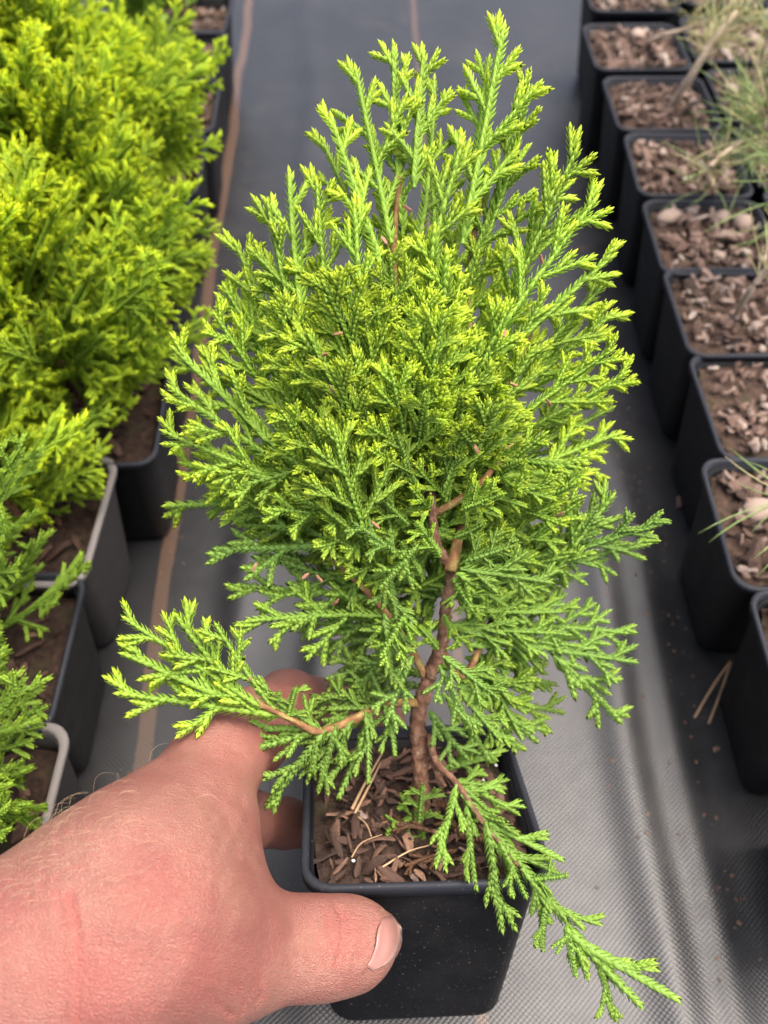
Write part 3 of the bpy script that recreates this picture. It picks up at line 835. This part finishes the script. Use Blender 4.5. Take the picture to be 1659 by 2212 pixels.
# the long low branch reaching left, bright at its end
for s, y, bl in [((600, 1545, 243, 1490, -.034, -.040), 1.2, 0), ((560, 1525, 250, 1325, -.036, -.042), 1.15, 0), ((520, 1505, 370, 1315, -.036, -.042), 1.1, .05), ((600, 1540, 440, 1340, -.034, -.04), .9, .1),
                 ((690, 1575, 545, 1480, -.03, -.036), .6, .4), ((620, 1555, 640, 1480, -.034, -.034), .6, .4), ((480, 1505, 250, 1400, -.038, -.042), 1.1, 0)]:
    hsp(*s, SP_OPEN, y, bl, random.uniform(-.2, .2))
for s in [(690, 1575, 432, 1660, -.03, -.035), (660, 1575, 490, 1580, -.03, -.02), (700, 1580, 565, 1752, -.03, -.034), (720, 1575, 600, 1700, -.028, -.03), (725, 1570, 688, 1722, -.028, -.03), (760, 1560, 640, 1690, -.024, -.028),
          (790, 1540, 800, 1705, -.02, -.03), (800, 1545, 730, 1740, -.02, -.026), (830, 1525, 860, 1640, -.016, -.02), (850, 1530, 770, 1600, -.014, -.02), (780, 1550, 690, 1560, -.02, -.02)]:
    hsp(*s, SP_DROOP, .55, .5)
# the branch falling over the pot towards lower right
for s, y in [((1000, 1720, 1240, 1990, -.026, -.055), .5), ((1130, 1880, 1330, 2110, -.046, -.058), .7), ((1230, 2010, 1400, 2190, -.055, -.060), .9), ((1260, 2040, 1486, 2172, -.056, -.062), .95), ((1290, 2070, 1330, 2215, -.056, -.06), .95),
             ((985, 1700, 940, 1890, -.024, -.050), .55), ((1010, 1740, 1030, 1940, -.028, -.045), .55), ((1050, 1780, 1092, 2030, -.034, -.052), .6), ((1080, 1820, 1145, 1950, -.038, -.05), .5), ((1000, 1700, 1070, 1770, -.02, -.02), .4),
             ((1060, 1780, 1230, 1865, -.034, -.03), .55), ((1150, 1900, 1235, 1890, -.048, -.05), .6), ((1180, 1960, 1170, 2060, -.052, -.058), .6), ((1225, 2000, 1245, 2120, -.055, -.06), .7), ((1010, 1700, 1130, 1760, -.018, -.01), .4), ((985, 1690, 1100, 1700, -.014, -.008), .4)]:
    hsp(*s, SP_DROOP, y, .4)
# twigs at the foot of the trunk
for s in [(900, 1760, 835, 1800, -.004, -.012), (905, 1780, 910, 1690, -.008, -.014), (910, 1790, 920, 1830, -.006, -.012), (960, 1660, 1080, 1630, .01, .016)]:
    hsp(*s, D, .6, .5)
# dry brown scales here and there
M['bud'] = mat_plain('dry_bud_scale', (.26, .13, .075), .7, .3, .4)
tinybud = chip_mesh(990, .0036, .0010, .0009, M['bud'], 'dry_bud')
for u, v in [(672, 775), (700, 765), (718, 840), (730, 720), (812, 1135), (540, 1462), (1185, 870), (1110, 830), (1030, 970), (945, 720), (870, 870), (880, 450), (660, 1245), (1210, 1110), (725, 1300), (550, 1225), (830, 520), (1170, 560), (1090, 720), (690, 1250)]:
    obj('dry_bud', tinybud, held, mtx=HI @ Matrix.Translation(K(u, v, -.036)) @ Matrix.Rotation(random.uniform(0, 6), 4, 'X') @ Matrix.Rotation(random.uniform(-1, 1), 4, 'Z'))

# ------------------------------------------------------------------ the hand, as a blended surface in the camera's metric frame
def Q(u, v, z): return np.array([(u - CX) / FPX * z, (v - CY) / FPX * z, z])
HS = .0011
lo = np.array([-.235, .020, .165]); hi = np.array([.020, .235, .435])
nn = np.ceil((hi - lo) / HS).astype(int)
ax = [lo[i] + HS * np.arange(nn[i]) for i in range(3)]
gxx, gyy, gzz = (a.astype(np.float32) for a in np.meshgrid(*ax, indexing='ij'))
def cap(a, b):
    A, B = Q(*a[:3]), Q(*b[:3]); ra, rb = a[3] / FPX * a[2], b[3] / FPX * b[2]
    ba = B - A; l2 = float(ba @ ba)
    px, py, pz = gxx - np.float32(A[0]), gyy - np.float32(A[1]), gzz - np.float32(A[2])
    t = np.clip((px * ba[0] + py * ba[1] + pz * ba[2]) / l2, 0, 1).astype(np.float32)
    return np.sqrt((px - t * np.float32(ba[0])) ** 2 + (py - t * np.float32(ba[1])) ** 2 + (pz - t * np.float32(ba[2])) ** 2) - (np.float32(ra) + t * np.float32(rb - ra))
def smin(a, b, k):
    h = np.clip(.5 + .5 * (b - a) / k, 0, 1)
    return b + (a - b) * h - k * h * (1 - h)
def chain(pts, k=.006):
    d = None
    for a, b in zip(pts[:-1], pts[1:]):
        c = cap(a, b); d = c if d is None else smin(d, c, k)
    return d
S = chain([(-400, 2300, .222, 222), (60, 2075, .236, 206), (290, 1950, .252, 232)], .010)
S = smin(S, chain([(290, 1950, .252, 232), (395, 1800, .272, 158), (455, 1665, .292, 92)], .008), .012)
S = smin(S, chain([(300, 1960, .285, 190), (420, 1820, .315, 96)], .008), .015)
S = smin(S, chain([(300, 2000, .243, 215), (470, 2050, .258, 146), (620, 2047, .270, 99), (700, 2046, .275, 96), (762, 2038, .280, 87), (812, 2026, .290, 57)], .006), .016)
fing = [
    [(455, 1665, .292, 98), (540, 1582, .318, 90), (622, 1524, .350, 74), (735, 1532, .398, 58), (830, 1560, .415, 46)],
    [(415, 1780, .318, 84), (540, 1772, .345, 60), (618, 1778, .372, 50), (665, 1790, .392, 42)],
    [(400, 1880, .322, 80), (520, 1950, .352, 56), (600, 1985, .378, 48), (665, 1985, .400, 40)],
    [(400, 1960, .315, 74), (500, 2040, .345, 50), (590, 2070, .372, 42), (660, 2060, .395, 36)]]
for f in fing: S = smin(S, chain(f, .004), .007)
# small forms: thumb joint swelling, web hollow, thumb base fold
def ball(u, v, z, r):
    c = Q(u, v, z); return np.sqrt((gxx - c[0]) ** 2 + (gyy - c[1]) ** 2 + (gzz - c[2]) ** 2) - r / FPX * z
S = smin(S, ball(535, 2110, .262, 72), .006)

def surface_nets(Fv, lo, h):
    ins = Fv < 0
    c = np.zeros(tuple(s - 1 for s in Fv.shape), np.int8)
    sl = lambda o: tuple(slice(o[i], Fv.shape[i] - 1 + o[i]) for i in range(3))
    offs = [(a, b, d) for a in (0, 1) for b in (0, 1) for d in (0, 1)]
    for o in offs: c += ins[sl(o)]
    cells = np.argwhere((c > 0) & (c < 8))
    idm = -np.ones(c.shape, np.int64); idm[tuple(cells.T)] = np.arange(len(cells))
    acc = np.zeros((len(cells), 3)); cnt = np.zeros(len(cells))
    for o in offs:
        for axn in range(3):
            if o[axn]: continue
            o2 = list(o); o2[axn] = 1
            f0 = Fv[tuple((cells + o).T)]; f1 = Fv[tuple((cells + o2).T)]
            m = (f0 < 0) != (f1 < 0)
            t = np.where(m, f0 / np.where(m, f0 - f1, 1), 0)
            p = np.tile(np.array(o, float), (len(cells), 1)); p[:, axn] += t
            acc[m] += p[m]; cnt[m] += 1
    V = lo + h * (cells + acc / cnt[:, None])
    Fs = []
    for axn in range(3):
        o = [0, 0, 0]; o[axn] = 1
        A = ins[tuple(slice(0, s - o[i]) for i, s in enumerate(Fv.shape))]
        B = ins[tuple(slice(o[i], s) for i, s in enumerate(Fv.shape))]
        e = np.argwhere(A != B)
        b, d = (axn + 1) % 3, (axn + 2) % 3
        e = e[(e[:, b] > 0) & (e[:, d] > 0) & (e[:, b] < Fv.shape[b] - 1) & (e[:, d] < Fv.shape[d] - 1)]
        fl = A[tuple(e.T)]
        def cell(db, dd):
            q = e.copy(); q[:, b] += db; q[:, d] += dd; return idm[tuple(q.T)]
        qd = np.stack([cell(-1, -1), cell(0, -1), cell(0, 0), cell(-1, 0)], -1)
        qd[~fl] = qd[~fl][:, ::-1]
        Fs.append(qd)
    return V, np.concatenate(Fs)
HV, HF = surface_nets(S, lo, HS)
# relax the grid pattern a little
def relax(V, F, it):
    e = np.concatenate([F[:, [0, 1]], F[:, [1, 2]], F[:, [2, 3]], F[:, [3, 0]]])
    for k in range(it):
        acc = np.zeros_like(V); cnt = np.zeros(len(V))
        np.add.at(acc, e[:, 0], V[e[:, 1]]); np.add.at(cnt, e[:, 0], 1)
        np.add.at(acc, e[:, 1], V[e[:, 0]]); np.add.at(cnt, e[:, 1], 1)
        lap = acc / cnt[:, None] - V
        V = V + (.5 if k % 2 == 0 else -.52) * lap
    return V
HV = relax(HV, HF, 6)
def normals(V, F):
    n = np.cross(V[F[:, 2]] - V[F[:, 0]], V[F[:, 3]] - V[F[:, 1]])
    vn = np.zeros_like(V)
    for j in range(4): np.add.at(vn, F[:, j], n)
    return vn / (np.linalg.norm(vn, axis=1, keepdims=True) + 1e-12)
HNm = normals(HV, HF)
# creases: lines given as points on the picture side of the skin, pressed in
PU = HV[:, 0] / HV[:, 2] * FPX + CX; PVv = HV[:, 1] / HV[:, 2] * FPX + CY
def polyd(line):
    d = np.full(len(HV), 1e9)
    for (a, b), (c, e) in zip(line[:-1], line[1:]):
        vx, vy = c - a, e - b; t = np.clip(((PU - a) * vx + (PVv - b) * vy) / (vx * vx + vy * vy), 0, 1)
        d = np.minimum(d, np.hypot(PU - a - t * vx, PVv - b - t * vy))
    return d
front = np.clip(-HNm[:, 2] * 3, 0, 1) * (HV[:, 2] < .31)
disp = np.zeros(len(HV)); red = np.zeros(len(HV))
for line, w, dep, rd in [
    ([(722, 1950), (740, 1985), (742, 2030), (728, 2080)], 5, .0008, .6), ([(737, 1958), (756, 1990), (757, 2035), (744, 2075)], 4, .0006, .5), ([(700, 1955), (713, 1990), (714, 2040), (702, 2080)], 5, .0005, .4), ([(620, 1950), (632, 1985), (630, 2020)], 6, .0002, .1),
    ([(148, 1935), (165, 2000), (172, 2090), (165, 2212)], 7, .0007, .9), ([(120, 1930), (140, 2000), (146, 2090), (138, 2212)], 8, .0004, .5), ([(185, 2050), (190, 2120), (182, 2212)], 6, .0003, .4),
    ([(450, 2150), (480, 2180), (500, 2195)], 8, .0006, .4), ([(560, 2110), (570, 2145), (555, 2165)], 6, .0004, .3), ([(515, 2125), (530, 2160), (525, 2185)], 5, .0006, .3),
    ([(480, 1750), (515, 1820), (552, 1880)], 10, .0005, .1), ([(520, 1720), (545, 1790), (556, 1850)], 8, .0005, .1), ([(415, 1700), (470, 1780), (520, 1860)], 14, .0004, .0), ([(425, 1575), (470, 1540), (500, 1525)], 7, .0004, .1), ([(652, 1470), (655, 1510), (652, 1560)], 6, .0008, .3)]:
    g = np.exp(-(polyd(line) / w) ** 2) * front
    disp -= dep * g
    red = np.maximum(red, rd * np.exp(-(polyd(line) / (w * 2.4)) ** 2) * front)
for (u, v, s, a) in [(200, 2130, 150, .75), (420, 2080, 110, .45), (330, 1930, 130, .4), (745, 2030, 55, .5), (520, 1620, 80, .35), (60, 1990, 120, .3), (640, 1500, 60, .3)]:
    red = np.maximum(red, a * np.exp(-(((PU - u) ** 2 + (PVv - v) ** 2) / s ** 2)))
# skin folds: fine wrinkles across the wrist and round the thumb base, a raised nail fold
wrk = np.sin(PU / 5.5 + 2.2 * vnoise(PU / 30, PVv / 55, 21)) * np.exp(-((PU - 150) / 120) ** 2) * (.5 + .5 * vnoise(PU / 26, PVv / 40, 22))
disp += .00016 * wrk * front
wr2 = np.sin((PU * .35 - PVv) / 5.0 + 2.5 * vnoise(PU / 45, PVv / 30, 23)) * np.exp(-((PU - 470) / 140) ** 2 - ((PVv - 2090) / 110) ** 2)
disp += .00013 * wr2 * front
wr3 = np.sin((PU * 1.0 + PVv * .45) / 6.5 + 2.0 * vnoise(PU / 40, PVv / 40, 24)) * np.exp(-((PU - 500) / 70) ** 2 - ((PVv - 1800) / 120) ** 2)
disp += .00022 * wr3 * front
nf_ = polyd([(828, 1976), (810, 2006), (804, 2042), (794, 2070), (782, 2092)])
disp += .0006 * np.exp(-(nf_ / 9) ** 2) * front
disp += .0009 * np.exp(-(polyd([(120, 1800), (250, 1790), (380, 1690)]) / 30) ** 2) * front - .0006 * np.exp(-(polyd([(190, 1880), (300, 1850), (400, 1780)]) / 34) ** 2) * front
disp += .0012 * np.exp(-(polyd([(260, 2000), (420, 1985), (600, 1990)]) / 36) ** 2) * front
# tendon ridges and soft unevenness
disp += .0007 * np.exp(-(polyd([(330, 1880), (420, 1740), (480, 1640)]) / 26) ** 2) * front
disp += .0004 * vnoise(PU / 40, PVv / 40, 11) * front
HV = HV + HNm * disp[:, None]
HW = c2w(HV)
wr = c2w(Q(290, 1950, .252))
hand = obj('hand', mesh('hand', HW - wr, HF[:, ::-1] if False else HF, M['skin'], True, {'red': red, 'crease': -disp}), loc=Vector(wr))
tag(hand, 'bare left hand and wrist with fair hairs gripping the black pot', 'hand')
# thumb nail: a curved plate fitted on the end of the thumb
def field(p):
    q = (p - lo) / HS; i = np.floor(q).astype(int); f = q - i; v = 0
    for o in ((a, b, c) for a in (0, 1) for b in (0, 1) for c in (0, 1)):
        w = np.prod([f[k] if o[k] else 1 - f[k] for k in range(3)]); v += w * S[i[0] + o[0], i[1] + o[1], i[2] + o[2]]
    return v
def skin_depth(u, v, z0=.235, z1=.300):
    for z in np.arange(z0, z1, .0003):
        if field(Q(u, v, z)) < 0: return z
    return None
cut = smooth_path([(826, 1984, 0), (816, 2012, 0), (812, 2042, 0), (802, 2070, 0), (792, 2088, 0)], 13)
free = smooth_path([(846, 1979, 0), (866, 2004, 0), (863, 2040, 0), (842, 2076, 0), (804, 2096, 0)], 13)
n_, k_ = 13, 9
D0 = np.full((n_, k_), np.nan)
for i in range(n_):
    for j in range(k_):
        t = j / (k_ - 1); uv = cut[i] * (1 - t) + free[i] * t
        z = skin_depth(uv[0], uv[1])
        if z is not None: D0[i, j] = z
for i in range(n_):                                   # carry the plate past the flesh at its free edge
    ok = np.where(~np.isnan(D0[i]))[0]
    c = np.polyfit(ok, D0[i, ok], 1) if len(ok) > 2 else (0.0005, .285)
    for j in range(k_):
        if np.isnan(D0[i, j]): D0[i, j] = np.polyval(c, j)
        else: D0[i, j] = .5 * D0[i, j] + .5 * min(np.polyval(c, j), D0[i, j])
NV, NFc, NE = [], [], []
for i in range(n_):
    for j in range(k_):
        t = j / (k_ - 1); uv = cut[i] * (1 - t) + free[i] * t
        NV.append(Q(uv[0], uv[1], D0[i, j] - .0003 - .0004 * t)); NE.append(max(0, (t - .84) / .12))
for i in range(n_ - 1):
    for j in range(k_ - 1):
        NFc.append((i * k_ + j, i * k_ + j + 1, (i + 1) * k_ + j + 1, (i + 1) * k_ + j))
def mat_nail():
    m = N('fingernail'); co = m.coord('Object')
    e = m.n('Attribute', attribute_name='edge').outputs['Fac']
    c = m.mix(m.noise(120, 3, co), (.28, .13, .108), (.32, .165, .135))
    c = m.mix(m.math('MULTIPLY', e, .8, clamp=True), c, (.40, .29, .23))
    m.set(Base_Color=c, Roughness=.33, Specular_IOR_Level=.5)
    return m.m
no = obj('thumbnail', mesh('thumbnail', c2w(np.array(NV)) - wr, NFc, mat_nail(), True, {'edge': NE}), hand)
sm = no.modifiers.new('thick', 'SOLIDIFY'); sm.thickness = .0006; sm.offset = 0
# hairs on the wrist and the back of the hand
random.seed(12)
vis = np.where((HNm[:, 2] < -.15) & (PU > -40) & (PU < 470) & (PVv > 1700) & (PVv < 2150) & (HV[:, 2] < .3))[0]
wts = np.exp(-((PU[vis] - 60) / 190) ** 2) * np.exp(-((PVv[vis] - 1880) / 120) ** 2) + .02
edge = np.where((np.abs(HNm[:, 2]) < .25) & (HNm[:, 1] < -.3) & (PU > -20) & (PU < 330) & (HV[:, 2] < .3))[0]
pick = list(rng.choice(vis, 80, p=wts / wts.sum())) + list(rng.choice(edge, 18))
AV, AF = [], []; off = 0
for i in pick:
    p, n_ = HV[i], HNm[i]
    flow = np.array([.75, -.55, -.1]) + rng.normal(0, .25, 3); flow -= np.dot(flow, n_) * n_; flow /= np.linalg.norm(flow)
    ln = random.uniform(.004, .011); cu = random.uniform(.2, .7)
    pts = [p - n_ * .0004, p + n_ * ln * .3 + flow * ln * .35, p + n_ * ln * .36 * (1 - .3 * cu) + flow * ln * .75, p + n_ * ln * .2 * (1 - cu) + flow * ln * 1.1]
    v, f = tube_arrays(smooth_path(pts, 7), np.array([5, 5, 4.5, 4, 3.2, 2.4, 1.2]) * 1e-5, 3)
    AV.append(v); AF += [tuple(x + off for x in q) for q in f]; off += len(v)
ho = obj('arm_hair', mesh('arm_hair', c2w(np.concatenate(AV)) - wr, AF, M['hair']), hand)
tag(ho, kind='stuff')

# ------------------------------------------------------------------ litter on the fabric
def on_ground(u, v, dz=.0008):
    p = G(u, v, 0); return Vector((p[0], p[1], float(fabric_height(np.array(p[0]), np.array(p[1]))) + dz))
for nm, lab, spots in [
    ('bark_crumb', None, [(1470, 1080, 1.0, 'large brown bark lump on the fabric beside the right row'), (1515, 1335, .8, 'thin reddish bark sliver between two right row pots'),
      (1578, 1378, .9, 'flat bark flake at the foot of a right row pot'), (1375, 1140, .55, 'small pinkish bark bit beside the conifer tip at right'), (1460, 1000, .7, 'bark lump above the largest one beside the right row'),
      (1300, 450, .6, 'tan bark crumb near the upper right pots'), (1600, 1620, .35, 'tiny bark crumb below the dry needle pair'), (1640, 1690, .5, 'bark crumb at lower right edge'),
      (1275, 2105, .35, 'dark crumb left of the hanging spray tip'), (682, 220, .4, 'dark crumb on the upper fabric'), (410, 1308, .3, 'pale crumb beside the brown thread'), (650, 35, .35, 'tan crumb at the top of the fabric'),
      (1395, 1800, .25, 'speck on the bright lower right fabric'), (1205, 210, .3, 'faint crumb right of the tallest shoots'), (293, 1395, .2, 'speck left of the brown thread'), (1610, 1555, .4, 'pale bark bit right of the dry needle pair')])]:
    random.seed(31)
    for k, (u, v, s, lab) in enumerate(spots):
        o = obj(nm, random.choice(chips), mtx=Matrix.Translation(on_ground(u, v, .001 * s)) @ Matrix.Rotation(random.uniform(0, 6), 4, 'Z') @ Matrix.Scale(s * .8, 4))
        tag(o, lab, 'bark piece', 'bark crumbs lying on the fabric')
dn = empty('dry_needle_pair', on_ground(1575, 1430))
for a, b, c in [((1580, 1425), (1545, 1475), (1502, 1548)), ((1580, 1425), (1560, 1490), (1533, 1560))]:
    pts = [np.array(on_ground(*q, .0012)) - np.array(dn.location) for q in (a, b, c)]
    obj('needle', mesh('dry_needle', *tube_arrays(smooth_path(pts, 8), .0007, 5), M['dry']), dn)
tag(dn, 'pair of dry brown pine needles lying on fabric at lower right', 'pine needles')

# loose crumbs of compost swept along the foot of the pots
lr = np.random.default_rng(61); LV, LF = [], []; off = 0
base = [(-1, -1, 0), (1, -.8, 0), (.9, 1, 0), (-.8, .9, 0), (-.2, .1, 1.1)]
bf = [(0, 1, 4), (1, 2, 4), (2, 3, 4), (3, 0, 4)]
for i in range(520):
    if i < 300: x, y = .186 - abs(lr.normal(0, .022)), lr.uniform(.05, .95)
    elif i < 390: x, y = -.150 + abs(lr.normal(0, .02)), lr.uniform(.05, .9)
    else: x, y = lr.uniform(-.14, .18), lr.uniform(0, 1.1)
    sc = lr.uniform(.0003, .0009) * (1.8 if lr.random() < .06 else 1); a = lr.uniform(0, 6.28); el = lr.uniform(.5, 1.8)
    z = float(fabric_height(np.array(x), np.array(y))) + .0001
    for bx, by, bz in base:
        px, py = bx * sc * el, by * sc
        LV.append((x + px * math.cos(a) - py * math.sin(a), y + px * math.sin(a) + py * math.cos(a), z + bz * sc * .8))
    LF += [tuple(q + off for q in f) for f in bf]; off += 5
lit = obj('compost_crumbs', mesh('compost_crumbs', LV, LF, mat_bark('compost_crumb', [(.3, (.05, .03, .02)), (.6, (.16, .09, .06)), (.8, (.30, .20, .14))], 40), False))
tag(lit, 'fine brown compost crumbs scattered over the woven fabric', 'compost crumbs', kind='stuff')
